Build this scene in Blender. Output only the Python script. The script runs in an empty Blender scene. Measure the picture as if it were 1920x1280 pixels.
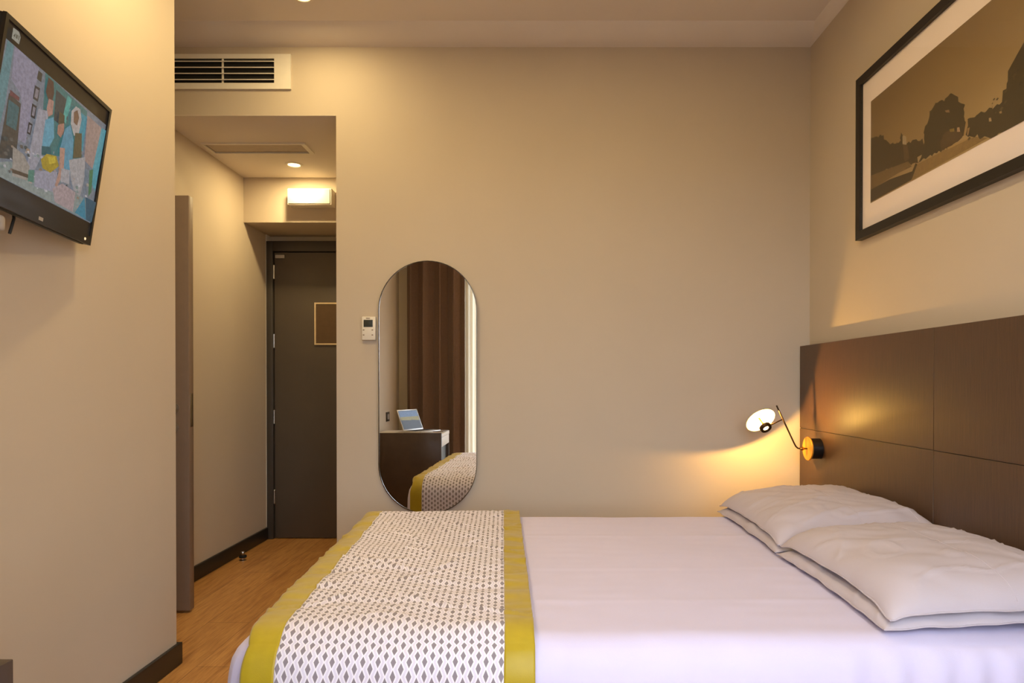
import bpy, bmesh, math, random
from mathutils import Vector, Matrix, noise

random.seed(7)
PI = math.pi
scene = bpy.context.scene

# light levels
SKY = 10.8          # overcast sky seen through the window
SKY_COLOR = (0.74, 0.85, 1.0, 1)
P_HALL, P_A, P_B, P_C, P_D = 8.3, 5.2, 13.2, 10.5, 8.5     # ceiling downlights, watts; C and D unseen, added for fill
P_LAMP, DISH, SCREEN = 14.0, 10.0, 0.75


# ------------------------------------------------------------------ camera
cam_data = bpy.data.cameras.new('camera')
cam = bpy.data.objects.new('camera', cam_data)
scene.collection.objects.link(cam)
scene.camera = cam
FPX = 1200.0
TILT = math.radians(0.35)
cam_data.sensor_fit = 'HORIZONTAL'
cam_data.sensor_width = 36.0
cam_data.lens = 36.0 * FPX / 1920.0
cam_data.shift_x = -45.0 / 1920.0
cam_data.shift_y = (78.0 + FPX * math.tan(TILT)) / 1920.0
cam_data.clip_start = 0.05
cam.location = (0, 0, 1.11)
cam.rotation_euler = (PI / 2 - TILT, 0, 0)

# ------------------------------------------------------------------ exposure, sky
scene.view_settings.view_transform = 'Standard'
scene.view_settings.look = 'None'
scene.view_settings.gamma = 1.0
scene.view_settings.use_curve_mapping = False
scene.view_settings.exposure = 0.0

world = bpy.data.worlds.new('overcast_sky')
scene.world = world
world.use_nodes = True
_wt = world.node_tree
_bg = _wt.nodes['Background']
_bg.inputs[1].default_value = SKY
_tc = _wt.nodes.new('ShaderNodeTexCoord')
_sx = _wt.nodes.new('ShaderNodeSeparateXYZ')
_rp = _wt.nodes.new('ShaderNodeValToRGB')
_mr = _wt.nodes.new('ShaderNodeMapRange')
_mr.inputs[1].default_value, _mr.inputs[2].default_value = -1.0, 1.0
_wt.links.new(_tc.outputs['Generated'], _sx.inputs[0])
_wt.links.new(_sx.outputs[2], _mr.inputs[0])
_wt.links.new(_mr.outputs[0], _rp.inputs[0])
_el = _rp.color_ramp.elements
_el[0].position, _el[0].color = 0.49, (0.07, 0.075, 0.08, 1)      # street below
_el[1].position, _el[1].color = 0.53, SKY_COLOR                   # overcast sky above the horizon
_wt.links.new(_rp.outputs[0], _bg.inputs[0])

# daylight enters through the window behind the camera: a portal guides the sky light
_p = bpy.data.lights.new('window_daylight', 'AREA')
_p.shape = 'RECTANGLE'
_p.size, _p.size_y = 1.62, 2.3
_p.cycles.is_portal = True
_po = bpy.data.objects.new('window_daylight', _p)
scene.collection.objects.link(_po)
_po.location = (0.12, -0.23, 1.25)
_po.rotation_euler = (PI / 2, 0, PI)

WARM = (1.0, 0.765, 0.38)


# ------------------------------------------------------------------ materials
def lin(c):
    out = []
    for v in c[:3]:
        v = v / 255.0
        out.append(v / 12.92 if v <= 0.04045 else ((v + 0.055) / 1.055) ** 2.4)
    return (out[0], out[1], out[2], 1.0)


MATS = {}


class NT:
    """small wrapper for building node trees"""
    def __init__(self, m):
        self.t = m.node_tree
        self.b = self.t.nodes['Principled BSDF']

    def n(self, kind, **kw):
        nd = self.t.nodes.new(kind)
        for k, v in kw.items():
            setattr(nd, k, v)
        return nd

    def l(self, a, b):
        self.t.links.new(a, b)

    def math(self, op, a, b=None, c=None):
        nd = self.n('ShaderNodeMath', operation=op)
        for i, v in enumerate((a, b, c)):
            if v is None:
                continue
            if isinstance(v, (int, float)):
                nd.inputs[i].default_value = v
            else:
                self.l(v, nd.inputs[i])
        return nd.outputs[0]

    def ramp(self, fac, stops, interp='LINEAR'):
        nd = self.n('ShaderNodeValToRGB')
        nd.color_ramp.interpolation = interp
        el = nd.color_ramp.elements
        while len(el) < len(stops):
            el.new(0.5)
        for e, (p, c) in zip(el, stops):
            e.position = p
            e.color = c
        self.l(fac, nd.inputs[0])
        return nd.outputs[0]

    def bump(self, height, strength, dist=0.002):
        nd = self.n('ShaderNodeBump')
        nd.inputs['Strength'].default_value = strength
        nd.inputs['Distance'].default_value = dist
        self.l(height, nd.inputs['Height'])
        self.l(nd.outputs[0], self.b.inputs['Normal'])

    def coords(self, scale=(1, 1, 1), which='Object', rot=(0, 0, 0)):
        tc = self.n('ShaderNodeTexCoord')
        mp = self.n('ShaderNodeMapping')
        mp.inputs['Scale'].default_value = scale
        mp.inputs['Rotation'].default_value = rot
        self.l(tc.outputs[which], mp.inputs[0])
        return mp.outputs[0]

    def noise(self, vec, scale, detail=3.0, rough=0.5):
        nd = self.n('ShaderNodeTexNoise')
        nd.inputs['Scale'].default_value = scale
        nd.inputs['Detail'].default_value = detail
        nd.inputs['Roughness'].default_value = rough
        self.l(vec, nd.inputs['Vector'])
        return nd.outputs[0]


def mat(name, color, rough=0.5, metal=0.0, spec=0.5, var=0.06, nscale=30.0, bump=0.0, bscale=400.0,
        emit=None, estr=0.0, coat=0.0, sheen=0.0):
    if name in MATS:
        return MATS[name]
    m = bpy.data.materials.new(name)
    m.use_nodes = True
    t = NT(m)
    b = t.b
    b.inputs['Roughness'].default_value = rough
    b.inputs['Metallic'].default_value = metal
    b.inputs['Specular IOR Level'].default_value = spec
    b.inputs['Coat Weight'].default_value = coat
    b.inputs['Sheen Weight'].default_value = sheen
    c = lin(color)
    v = t.coords()
    f = t.noise(v, nscale)
    lo = tuple(x * (1 - var) for x in c[:3]) + (1,)
    hi = tuple(min(1, x * (1 + var)) for x in c[:3]) + (1,)
    t.l(t.ramp(f, [(0.3, lo), (0.7, hi)]), b.inputs['Base Color'])
    if bump:
        t.bump(t.noise(v, bscale, 2.0), bump)
    if emit:
        b.inputs['Emission Color'].default_value = lin(emit)
        b.inputs['Emission Strength'].default_value = estr
    MATS[name] = m
    return m


# ------------------------------------------------------------------ building helpers
def world_of(o):
    mats = []
    while o:
        mats.append(o.matrix_basis.copy())
        o = o.parent
    M = Matrix.Identity(4)
    for a in reversed(mats):
        M = M @ a
    return M


class MB:
    """collects shapes; build() links them as one mesh object"""
    def __init__(self):
        self.bm = bmesh.new()
        self.uv = None

    def _take(self, tmp, M=None):
        if M is not None:
            bmesh.ops.transform(tmp, matrix=M, verts=tmp.verts)
        me = bpy.data.meshes.new('tmp')
        tmp.to_mesh(me)
        tmp.free()
        self.bm.from_mesh(me)
        bpy.data.meshes.remove(me)
        return self

    def box(self, x0, x1, y0, y1, z0, z1, bev=0.0, seg=2, M=None):
        t = bmesh.new()
        bmesh.ops.create_cube(t, size=1.0)
        S = Matrix.Translation(((x0 + x1) / 2, (y0 + y1) / 2, (z0 + z1) / 2)) @ Matrix.Diagonal((x1 - x0, y1 - y0, z1 - z0, 1))
        bmesh.ops.transform(t, matrix=S, verts=t.verts)
        if bev:
            bmesh.ops.bevel(t, geom=list(t.edges), offset=bev, segments=seg, profile=0.5, affect='EDGES')
        return self._take(t, M)

    def lathe(self, prof, M=None, n=40, closed=False):
        """prof: (radius, height) pairs turned about local Z"""
        t = bmesh.new()
        rings = []
        for r, z in prof:
            if r < 1e-6:
                rings.append([t.verts.new((0, 0, z))])
            else:
                rings.append([t.verts.new((r * math.cos(2 * PI * k / n), r * math.sin(2 * PI * k / n), z)) for k in range(n)])
        pairs = list(zip(rings[:-1], rings[1:]))
        if closed:
            pairs.append((rings[-1], rings[0]))
        for a, b in pairs:
            for k in range(n):
                k2 = (k + 1) % n
                if len(a) == 1 and len(b) > 1:
                    t.faces.new((a[0], b[k2], b[k]))
                elif len(b) == 1 and len(a) > 1:
                    t.faces.new((a[k], a[k2], b[0]))
                elif len(a) > 1:
                    t.faces.new((a[k], a[k2], b[k2], b[k]))
        bmesh.ops.recalc_face_normals(t, faces=t.faces)
        return self._take(t, M)

    def cyl(self, p0, p1, r, n=24, bev=0.0):
        p0, p1 = Vector(p0), Vector(p1)
        d = p1 - p0
        L = d.length
        M = Matrix.Translation(p0) @ d.to_track_quat('Z', 'Y').to_matrix().to_4x4()
        b = bev
        pr = [(0, 0), (r - b, 0), (r, b), (r, L - b), (r - b, L), (0, L)] if b else [(0, 0), (r, 0), (r, L), (0, L)]
        return self.lathe(pr, M, n)

    def tube(self, pts, r, n=12, caps=True, M=None):
        pts = [Vector(p) for p in pts]
        t = bmesh.new()
        rings = []
        up = None
        for i, p in enumerate(pts):
            a = pts[max(i - 1, 0)]
            b = pts[min(i + 1, len(pts) - 1)]
            d = (b - a).normalized()
            if up is None:
                up = d.orthogonal().normalized()
            else:
                up = (up - d * up.dot(d)).normalized()
            s = d.cross(up)
            rr = r[i] if isinstance(r, (list, tuple)) else r
            rings.append([t.verts.new(p + (up * math.cos(2 * PI * k / n) + s * math.sin(2 * PI * k / n)) * rr) for k in range(n)])
        for a, b in zip(rings[:-1], rings[1:]):
            for k in range(n):
                k2 = (k + 1) % n
                t.faces.new((a[k], a[k2], b[k2], b[k]))
        if caps:
            t.faces.new(rings[0][::-1])
            t.faces.new(rings[-1])
        bmesh.ops.recalc_face_normals(t, faces=t.faces)
        return self._take(t, M)

    def prism(self, poly, M, depth):
        """closed 2D outline (x, y) extruded along local Z from 0 to depth"""
        t = bmesh.new()
        a = [t.verts.new((x, y, 0)) for x, y in poly]
        b = [t.verts.new((x, y, depth)) for x, y in poly]
        t.faces.new(a[::-1])
        t.faces.new(b)
        k = len(poly)
        for i in range(k):
            j = (i + 1) % k
            t.faces.new((a[i], a[j], b[j], b[i]))
        bmesh.ops.recalc_face_normals(t, faces=t.faces)
        return self._take(t, M)

    def frame(self, outer, inner, M, depth):
        """ring between two outlines with the same number of points, extruded along local Z"""
        t = bmesh.new()
        k = len(outer)
        R = [[t.verts.new((x, y, z)) for x, y in o] for o, z in ((outer, 0), (outer, depth), (inner, depth), (inner, 0))]
        for q in range(4):
            a, b = R[q], R[(q + 1) % 4]
            for i in range(k):
                j = (i + 1) % k
                t.faces.new((a[i], a[j], b[j], b[i]))
        bmesh.ops.recalc_face_normals(t, faces=t.faces)
        return self._take(t, M)

    def grid(self, fn, nu, nv, uvfn=None, wrap_u=False):
        t = bmesh.new()
        V = [[t.verts.new(fn(i / nu, j / nv)) for j in range(nv + 1)] for i in range(nu + 1)]
        lay = t.loops.layers.uv.new('UVMap') if uvfn else None
        for i in range(nu):
            for j in range(nv):
                f = t.faces.new((V[i][j], V[i + 1][j], V[i + 1][j + 1], V[i][j + 1]))
                if lay:
                    for lp, (a, b) in zip(f.loops, ((i, j), (i + 1, j), (i + 1, j + 1), (i, j + 1))):
                        lp[lay].uv = uvfn(a / nu, b / nv)
        return self._take(t)

    def build(self, name, m, parent=None, local=False, smooth=True, angle=40):
        if parent is not None and not local:
            bmesh.ops.transform(self.bm, matrix=world_of(parent).inverted(), verts=self.bm.verts)
        me = bpy.data.meshes.new(name)
        self.bm.to_mesh(me)
        self.bm.free()
        for mm in (m if isinstance(m, list) else [m]):
            me.materials.append(mm)
        if smooth:
            for p in me.polygons:
                p.use_smooth = True
            me.set_sharp_from_angle(angle=math.radians(angle))
        o = bpy.data.objects.new(name, me)
        scene.collection.objects.link(o)
        if parent is not None:
            o.parent = parent
        return o


def tag(o, label, cat, group=None):
    o['label'] = label
    o['category'] = cat
    if group:
        o['group'] = group
    return o


def thing(name, loc, label, cat, group=None, rot=None):
    o = bpy.data.objects.new(name, None)
    o.empty_display_size = 0.05
    scene.collection.objects.link(o)
    o.location = loc
    if rot is not None:
        o.rotation_euler = rot
    return tag(o, label, cat, group)


def structure(o):
    o['kind'] = 'structure'
    return o


def frame_matrix(o, ux, uy, uz):
    """matrix whose columns are the three axes and the origin"""
    M = Matrix.Identity(4)
    for i, a in enumerate((ux, uy, uz)):
        for r in range(3):
            M[r][i] = a[r]
    for r in range(3):
        M[r][3] = o[r]
    return M


def axis_matrix(o, n):
    n = Vector(n).normalized()
    return Matrix.Translation(Vector(o)) @ n.to_track_quat('Z', 'Y').to_matrix().to_4x4()


def rect(x0, x1, y0, y1):
    return [(x0, y0), (x1, y0), (x1, y1), (x0, y1)]


def lamp_light(name, loc, power, size, parent, color=WARM):
    d = bpy.data.lights.new(name, 'AREA')
    d.shape = 'DISK'
    d.size = size
    d.energy = power
    d.color = color
    o = bpy.data.objects.new(name, d)
    scene.collection.objects.link(o)
    o.parent = parent
    o.location = world_of(parent).inverted() @ Vector(loc)
    return o


TV_SHAPES = [((118,124,134),[(-0.243,0.16),(0.254,0.157),(0.246,-0.145),(-0.195,-0.147),(-0.26,-0.151)]),
((96,132,138),[(-0.243,0.16),(-0.219,0.159),(-0.217,0.022),(-0.224,-0.039),(-0.259,-0.128),(-0.279,0.004)]),
((138,134,152),[(-0.215,0.16),(-0.112,0.157),(-0.114,0.054),(-0.118,-0.038),(-0.16,-0.039),(-0.158,0.047),(-0.169,0.067),(-0.209,0.083)]),
((74,70,66),[(-0.21,0.05),(-0.16,0.045),(-0.15,-0.04),(-0.145,-0.088),(-0.22,-0.109),(-0.212,-0.082)]),
((108,68,72),[(-0.207,0.059),(-0.169,0.057),(-0.169,0.048),(-0.206,0.046)]),
((64,98,104),[(-0.207,0.036),(-0.164,0.035),(-0.162,-0.022),(-0.202,-0.023)]),
((64,112,112),[(-0.084,0.161),(0.14,0.153),(0.145,0.013),(-0.05,-0.039),(-0.065,0.045)]),
((62,68,72),[(-0.027,0.142),(0.026,0.139),(0.032,0.063),(-0.016,0.065)]),
((84,158,150),[(0.03,0.151),(0.052,0.15),(0.042,0.077),(0.022,0.081)]),
((70,140,156),[(0.101,0.137),(0.143,0.137),(0.149,0.038),(0.121,0.039)]),
((70,66,60),[(-0.114,0.151),(-0.096,0.151),(-0.095,0.129),(-0.115,0.129)]),
((60,60,64),[(-0.119,0.111),(-0.096,0.113),(-0.096,0.078),(-0.118,0.077)]),
((128,122,130),[(-0.113,0.106),(-0.099,0.106),(-0.1,0.084),(-0.114,0.083)]),
((48,48,52),[(-0.118,0.065),(-0.098,0.066),(-0.097,0.033),(-0.116,0.032)]),
((132,128,138),[(-0.112,0.06),(-0.101,0.06),(-0.102,0.038),(-0.112,0.037)]),
((48,48,52),[(-0.12,0.017),(-0.103,0.017),(-0.105,-0.011),(-0.12,-0.012)]),
((132,128,138),[(-0.115,0.012),(-0.106,0.013),(-0.109,-0.007),(-0.117,-0.007)]),
((84,62,56),[(-0.072,0.154),(-0.047,0.153),(-0.037,0.127),(-0.039,0.107),(-0.058,0.101),(-0.074,0.115)]),
((168,128,118),[(-0.056,0.105),(-0.033,0.108),(-0.029,0.074),(-0.046,0.061),(-0.059,0.077)]),
((150,148,158),[(-0.094,0.062),(-0.054,0.073),(-0.041,0.044),(-0.05,0.003),(-0.048,-0.044),(-0.067,-0.087),(-0.103,-0.097),(-0.099,-0.02)]),
((92,150,172),[(-0.056,0.049),(-0.022,0.07),(-0.006,0.02),(-0.021,-0.01),(-0.05,-0.04),(-0.055,0.001)]),
((38,92,102),[(-0.055,-0.02),(-0.016,-0.008),(-0.004,-0.028),(-0.049,-0.041)]),
((160,116,102),[(0.002,0.058),(0.028,0.076),(0.035,0.058),(0.025,0.032),(0.005,0.036)]),
((80,70,56),[(-0.001,0.094),(0.026,0.094),(0.03,0.074),(0.003,0.061)]),
((168,160,158),[(0.055,0.119),(0.073,0.14),(0.097,0.142),(0.112,0.118),(0.109,0.077),(0.087,0.061),(0.061,0.086)]),
((112,84,70),[(0.067,0.121),(0.084,0.134),(0.098,0.118),(0.094,0.093),(0.074,0.095)]),
((84,78,60),[(0.09,0.071),(0.125,0.083),(0.142,0.019),(0.099,0.001)]),
((82,140,164),[(0.037,0.061),(0.06,0.082),(0.088,0.05),(0.098,-0.004),(0.095,-0.062),(0.06,-0.062),(0.029,0.006)]),
((150,128,124),[(0.139,0.142),(0.228,0.14),(0.219,0.008),(0.159,0.017)]),
((74,150,166),[(0.228,0.14),(0.257,0.143),(0.249,-0.051),(0.21,-0.026)]),
((158,154,156),[(0.08,-0.01),(0.163,0.027),(0.175,-0.037),(0.166,-0.1),(0.132,-0.086),(0.103,-0.054)]),
((134,142,138),[(-0.26,-0.151),(-0.244,-0.129),(-0.168,-0.099),(0.239,-0.085),(0.24,-0.144),(-0.195,-0.147)]),
((150,142,134),[(-0.176,-0.064),(-0.132,-0.068),(-0.099,-0.087),(-0.094,-0.124),(-0.161,-0.132)]),
((82,70,60),[(-0.165,-0.116),(-0.095,-0.108),(-0.094,-0.117),(-0.163,-0.125)]),
((78,124,112),[(-0.101,-0.098),(-0.077,-0.09),(-0.072,-0.121),(-0.097,-0.125)]),
((148,146,160),[(-0.073,-0.089),(0.026,-0.061),(0.029,-0.117),(-0.067,-0.129)]),
((160,138,48),[(-0.057,-0.055),(-0.036,-0.033),(0.009,-0.023),(0.029,-0.044),(-0.006,-0.074),(-0.044,-0.074)]),
((190,168,60),[(-0.03,-0.038),(0.002,-0.027),(0.012,-0.04),(-0.016,-0.054)]),
((170,132,118),[(0.019,0.004),(0.044,0.011),(0.055,-0.052),(0.035,-0.101),(0.024,-0.099),(0.033,-0.054)]),
((158,154,158),[(0.042,-0.045),(0.085,-0.037),(0.092,-0.075),(0.047,-0.08)]),
((162,144,146),[(0.015,-0.11),(0.058,-0.083),(0.132,-0.086),(0.134,-0.143),(0.036,-0.141)]),
((70,116,84),[(0.188,-0.003),(0.209,0.007),(0.219,-0.06),(0.205,-0.077)]),
((58,128,152),[(0.145,-0.142),(0.185,-0.085),(0.213,-0.146)]),
((44,84,104),[(0.19,-0.083),(0.259,-0.081),(0.248,-0.145),(0.213,-0.146)])]
PIC_SHAPES = [((70,57,34),[(0.088,0.403),(0.136,0.388),(0.191,0.37),(0.21,0.34),(0.251,0.32),(0.308,0.299),(0.315,0.328),(0.319,0.336),(0.325,0.312),(0.328,0.292),(0.375,0.279),(0.408,0.269),(0.445,0.259),(0.464,0.186),(0.408,0.19),(0.294,0.218),(0.092,0.243)]),
((92,72,48),[(0.328,0.286),(0.357,0.275),(0.37,0.219),(0.339,0.218)]),
((168,150,122),[(0.325,0.318),(0.334,0.318),(0.349,0.307),(0.351,0.277),(0.326,0.288)]),
((112,90,54),[(0.092,0.245),(0.362,0.212),(0.385,0.185),(0.294,0.19),(0.092,0.185)]),
((66,53,31),[(0.092,0.187),(0.236,0.185),(0.388,0.167),(0.408,0.19),(0.427,0.176),(0.382,0.137),(0.092,0.136)]),
((66,55,34),[(0.45,0.196),(0.455,0.241),(0.461,0.283),(0.473,0.307),(0.488,0.33),(0.503,0.344),(0.523,0.351),(0.546,0.348),(0.565,0.343),(0.576,0.352),(0.593,0.354),(0.612,0.349),(0.627,0.338),(0.637,0.324),(0.643,0.309),(0.661,0.296),(0.671,0.28),(0.676,0.231),(0.674,0.185),(0.633,0.181),(0.59,0.18),(0.464,0.184)]),
((84,66,42),[(0.546,0.214),(0.579,0.233),(0.633,0.219),(0.668,0.188),(0.595,0.174),(0.557,0.178)]),
((140,112,66),[(0.42,0.182),(0.59,0.176),(0.673,0.173),(0.722,0.164),(0.778,0.139),(0.382,0.135)]),
((168,138,86),[(0.585,0.18),(0.708,0.173),(0.717,0.167),(0.59,0.173)]),
((66,55,34),[(0.681,0.219),(0.691,0.229),(0.703,0.233),(0.727,0.228),(0.746,0.232),(0.76,0.226),(0.773,0.227),(0.794,0.219),(0.796,0.233),(0.802,0.22),(0.839,0.225),(0.843,0.249),(0.856,0.267),(0.868,0.277),(0.9,0.285),(0.934,0.286),(0.934,0.12),(0.787,0.134),(0.722,0.167),(0.678,0.184)]),
((176,150,110),[(0.782,0.197),(0.791,0.195),(0.794,0.183),(0.783,0.186)]),
((160,136,98),[(0.825,0.198),(0.835,0.197),(0.836,0.189),(0.827,0.192)]),
((150,128,92),[(0.902,0.183),(0.92,0.179),(0.934,0.174),(0.934,0.168),(0.916,0.171),(0.904,0.173)]),
((150,120,90),[(0.574,0.308),(0.595,0.302),(0.599,0.291),(0.579,0.3)]),
((160,130,84),[(0.681,0.236),(0.687,0.235),(0.689,0.213),(0.676,0.185),(0.668,0.189)]),
((150,120,80),[(0.687,0.204),(0.698,0.203),(0.691,0.182),(0.684,0.182)]),
((130,110,52),[(0.598,0.236),(0.622,0.23),(0.623,0.219),(0.601,0.226)]),
((170,140,110),[(0.637,0.226),(0.648,0.223),(0.652,0.207),(0.636,0.213)]),
((160,136,98),[(0.42,0.207),(0.448,0.206),(0.442,0.197),(0.436,0.194),(0.425,0.184)])]

# ------------------------------------------------------------------ the materials of this room
WALL = mat('taupe_wall_paint', (195, 180, 160), rough=0.75, spec=0.25, var=0.015, nscale=3, bump=0.06, bscale=260)
CEIL = mat('ceiling_paint', (228, 218, 207), rough=0.85, spec=0.2, var=0.01, nscale=3)
BASEB = mat('dark_baseboard', (36, 32, 29), rough=0.4, var=0.1)
WHITE_PAINT = mat('white_painted_metal', (226, 218, 204), rough=0.45, var=0.02)
HOLE_SHADE = mat('painted_hole_shade', (16, 13, 11), rough=0.8)  # near-black standing in for the shade inside openings
DOOR_PAINT = mat('dark_grey_door_paint', (84, 74, 64), rough=0.42, var=0.04, nscale=8)
DOOR_FRAME = mat('dark_door_frame_paint', (62, 56, 50), rough=0.45, var=0.04)
DOOR_TAUPE = mat('brown_taupe_door_paint', (128, 108, 92), rough=0.45, var=0.03)
STEEL = mat('brushed_steel', (190, 186, 180), rough=0.28, metal=1.0, var=0.05, nscale=90)
BRASS = mat('satin_brass', (176, 124, 52), rough=0.3, metal=1.0, var=0.05)
GOLD_FACE = mat('gold_anodised_disc', (232, 164, 58), rough=0.45, metal=0.6, var=0.03)
BLACK_METAL = mat('black_metal', (22, 19, 18), rough=0.35, var=0.05)
BRONZE = mat('dark_bronze', (70, 52, 34), rough=0.35, metal=0.9, var=0.05)
BLACK_PLASTIC = mat('black_plastic', (17, 15, 14), rough=0.45, var=0.05)
GREY_PLASTIC = mat('light_grey_plastic', (164, 156, 150), rough=0.5, var=0.03)
RUBBER = mat('black_rubber', (14, 14, 14), rough=0.8)
LINEN = mat('white_bed_linen', (207, 199, 225), rough=0.8, spec=0.2, var=0.012, nscale=12, bump=0.12, bscale=700, sheen=0.15)
PILLOWCASE = mat('white_pillowcase_cotton', (190, 179, 186), rough=0.8, spec=0.2, var=0.012, nscale=12, bump=0.12, bscale=700, sheen=0.1)
BED_BASE = mat('dark_bed_base_fabric', (50, 44, 40), rough=0.8, bump=0.2)
CHARTREUSE = mat('chartreuse_satin', (170, 145, 18), rough=0.5, spec=0.4, var=0.04, nscale=40, bump=0.1, bscale=500, sheen=0.2)
MIRROR = mat('mirror_glass', (240, 240, 240), rough=0.0, metal=1.0, var=0.0)
MIRROR_EDGE = mat('polished_mirror_edge', (120, 112, 104), rough=0.2, metal=1.0)
DESK_DARK = mat('dark_brown_desk_laminate', (62, 46, 36), rough=0.45, var=0.12, nscale=14)
DESK_WHITE = mat('pale_desk_top', (206, 196, 182), rough=0.45, var=0.02)
CURTAIN = mat('brown_curtain_cloth', (112, 88, 74), rough=0.85, spec=0.15, var=0.08, nscale=60, bump=0.2, bscale=600, sheen=0.2)
PAPER = mat('white_paper', (226, 220, 210), rough=0.7, var=0.02)
PICTURE_FRAME = mat('black_picture_frame', (24, 19, 15), rough=0.4, var=0.1)
PASSEPARTOUT = mat('pale_passepartout', (248, 234, 226), rough=0.8, var=0.01)
LCD = mat('dark_lcd', (52, 54, 48), rough=0.3)
LAMP_LENS = mat('lit_lamp_lens', (255, 240, 210), rough=0.5, emit=(255, 214, 150), estr=9.0)


def wood_floor():
    m = bpy.data.materials.new('oak_plank_floor')
    m.use_nodes = True
    t = NT(m)
    v = t.coords(rot=(0, 0, PI / 2))
    br = t.n('ShaderNodeTexBrick')
    br.offset = 0.37
    br.inputs['Scale'].default_value = 1.0
    br.inputs['Brick Width'].default_value = 1.25
    br.inputs['Row Height'].default_value = 0.19
    br.inputs['Mortar Size'].default_value = 0.0012
    br.inputs['Mortar Smooth'].default_value = 0.3
    br.inputs['Bias'].default_value = 0.0
    br.inputs['Color1'].default_value = lin((206, 154, 92))
    br.inputs['Color2'].default_value = lin((190, 138, 78))
    br.inputs['Mortar'].default_value = lin((110, 72, 40))
    t.l(v, br.inputs['Vector'])
    g = t.noise(t.coords(scale=(9, 0.9, 1)), 3.2, 8, 0.62)
    gr = t.ramp(g, [(0.32, lin((206, 190, 174))), (0.52, (1, 1, 1, 1)), (0.72, lin((214, 198, 180)))])
    g2 = t.noise(t.coords(scale=(60, 2.5, 1)), 3.0, 4, 0.6)
    gr2 = t.ramp(g2, [(0.35, lin((226, 218, 208))), (0.6, (1, 1, 1, 1))])
    m1 = t.n('ShaderNodeMixRGB', blend_type='MULTIPLY')
    m1.inputs[0].default_value = 1.0
    t.l(br.outputs[0], m1.inputs[1])
    t.l(gr, m1.inputs[2])
    m2 = t.n('ShaderNodeMixRGB', blend_type='MULTIPLY')
    m2.inputs[0].default_value = 1.0
    t.l(m1.outputs[0], m2.inputs[1])
    t.l(gr2, m2.inputs[2])
    t.l(m2.outputs[0], t.b.inputs['Base Color'])
    t.b.inputs['Roughness'].default_value = 0.42
    t.bump(g2, 0.08, 0.001)
    return m


def headboard_laminate():
    m = bpy.data.materials.new('dark_brown_grained_laminate')
    m.use_nodes = True
    t = NT(m)
    g = t.noise(t.coords(scale=(1, 70, 2.2)), 4.0, 5, 0.65)
    t.l(t.ramp(g, [(0.3, lin((66, 46, 32))), (0.7, lin((88, 62, 42)))]), t.b.inputs['Base Color'])
    h = t.noise(t.coords(scale=(1, 180, 30)), 5.0, 2, 0.5)
    t.b.inputs['Roughness'].default_value = 0.40
    t.b.inputs['Specular IOR Level'].default_value = 0.6
    t.bump(h, 0.25, 0.001)
    return m


def diamond_cloth():
    """woven cloth: columns of grey diamonds, each in a pale honeycomb outline"""
    m = bpy.data.materials.new('diamond_pattern_cloth')
    m.use_nodes = True
    t = NT(m)
    uv = t.n('ShaderNodeUVMap')
    sp = t.n('ShaderNodeSeparateXYZ')
    t.l(uv.outputs[0], sp.inputs[0])
    PU, PV = 0.0172, 0.0252
    cu = t.math('DIVIDE', sp.outputs[0], PU)
    ci = t.math('FLOOR', cu)
    du = t.math('ABSOLUTE', t.math('SUBTRACT', t.math('SUBTRACT', cu, ci), 0.5))      # 0..0.5
    ph = t.math('MULTIPLY', t.math('MODULO', t.math('ABSOLUTE', ci), 2.0), 0.5)
    cv = t.math('ADD', t.math('DIVIDE', sp.outputs[1], PV), ph)
    dv = t.math('ABSOLUTE', t.math('SUBTRACT', t.math('FRACT', cv), 0.5))
    d = t.math('ADD', t.math('DIVIDE', du, 0.37), t.math('DIVIDE', dv, 0.46))
    col = t.ramp(t.math('MULTIPLY', d, 0.5),
                 [(0.0, lin((134, 123, 128))), (0.46, lin((134, 123, 128))), (0.50, lin((232, 224, 222))),
                  (0.72, lin((224, 217, 230))), (0.80, lin((212, 202, 214)))])
    t.l(col, t.b.inputs['Base Color'])
    t.b.inputs['Roughness'].default_value = 0.75
    t.b.inputs['Sheen Weight'].default_value = 0.15
    t.bump(t.noise(t.coords(), 500, 2), 0.12)
    return m


def glass_pane():
    m = bpy.data.materials.new('window_pane_glass')
    m.use_nodes = True
    t = NT(m)
    tr = t.n('ShaderNodeBsdfTransparent')
    tr.inputs[0].default_value = (0.99, 0.99, 0.99, 1)
    gl = t.n('ShaderNodeBsdfGlossy')
    gl.inputs['Roughness'].default_value = 0.02
    mx = t.n('ShaderNodeMixShader')
    mx.inputs[0].default_value = 0.06
    t.l(tr.outputs[0], mx.inputs[1])
    t.l(gl.outputs[0], mx.inputs[2])
    t.l(mx.outputs[0], t.t.nodes['Material Output'].inputs[0])
    return m


def sheer_cloth():
    m = bpy.data.materials.new('sheer_curtain_cloth')
    m.use_nodes = True
    t = NT(m)
    tl = t.n('ShaderNodeBsdfTranslucent')
    tl.inputs[0].default_value = lin((232, 218, 190))
    df = t.n('ShaderNodeBsdfDiffuse')
    df.inputs[0].default_value = lin((232, 220, 196))
    mx = t.n('ShaderNodeMixShader')
    w = t.noise(t.coords(scale=(1, 1, 0.3)), 220, 2)
    t.l(t.math('ADD', t.math('MULTIPLY', w, 0.2), 0.4), mx.inputs[0])
    t.l(tl.outputs[0], mx.inputs[1])
    t.l(df.outputs[0], mx.inputs[2])
    t.l(mx.outputs[0], t.t.nodes['Material Output'].inputs[0])
    return m


def glowing_dish():
    """opal reflector dish of the reading lamp, lit"""
    m = mat('lit_opal_dish', (250, 236, 206), rough=0.5, emit=(255, 190, 84), estr=DISH)
    return m


def print_mat(rgb):
    return mat('print_%d_%d_%d' % rgb, rgb, rough=0.35, spec=0.4, var=0.1, nscale=70)


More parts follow.
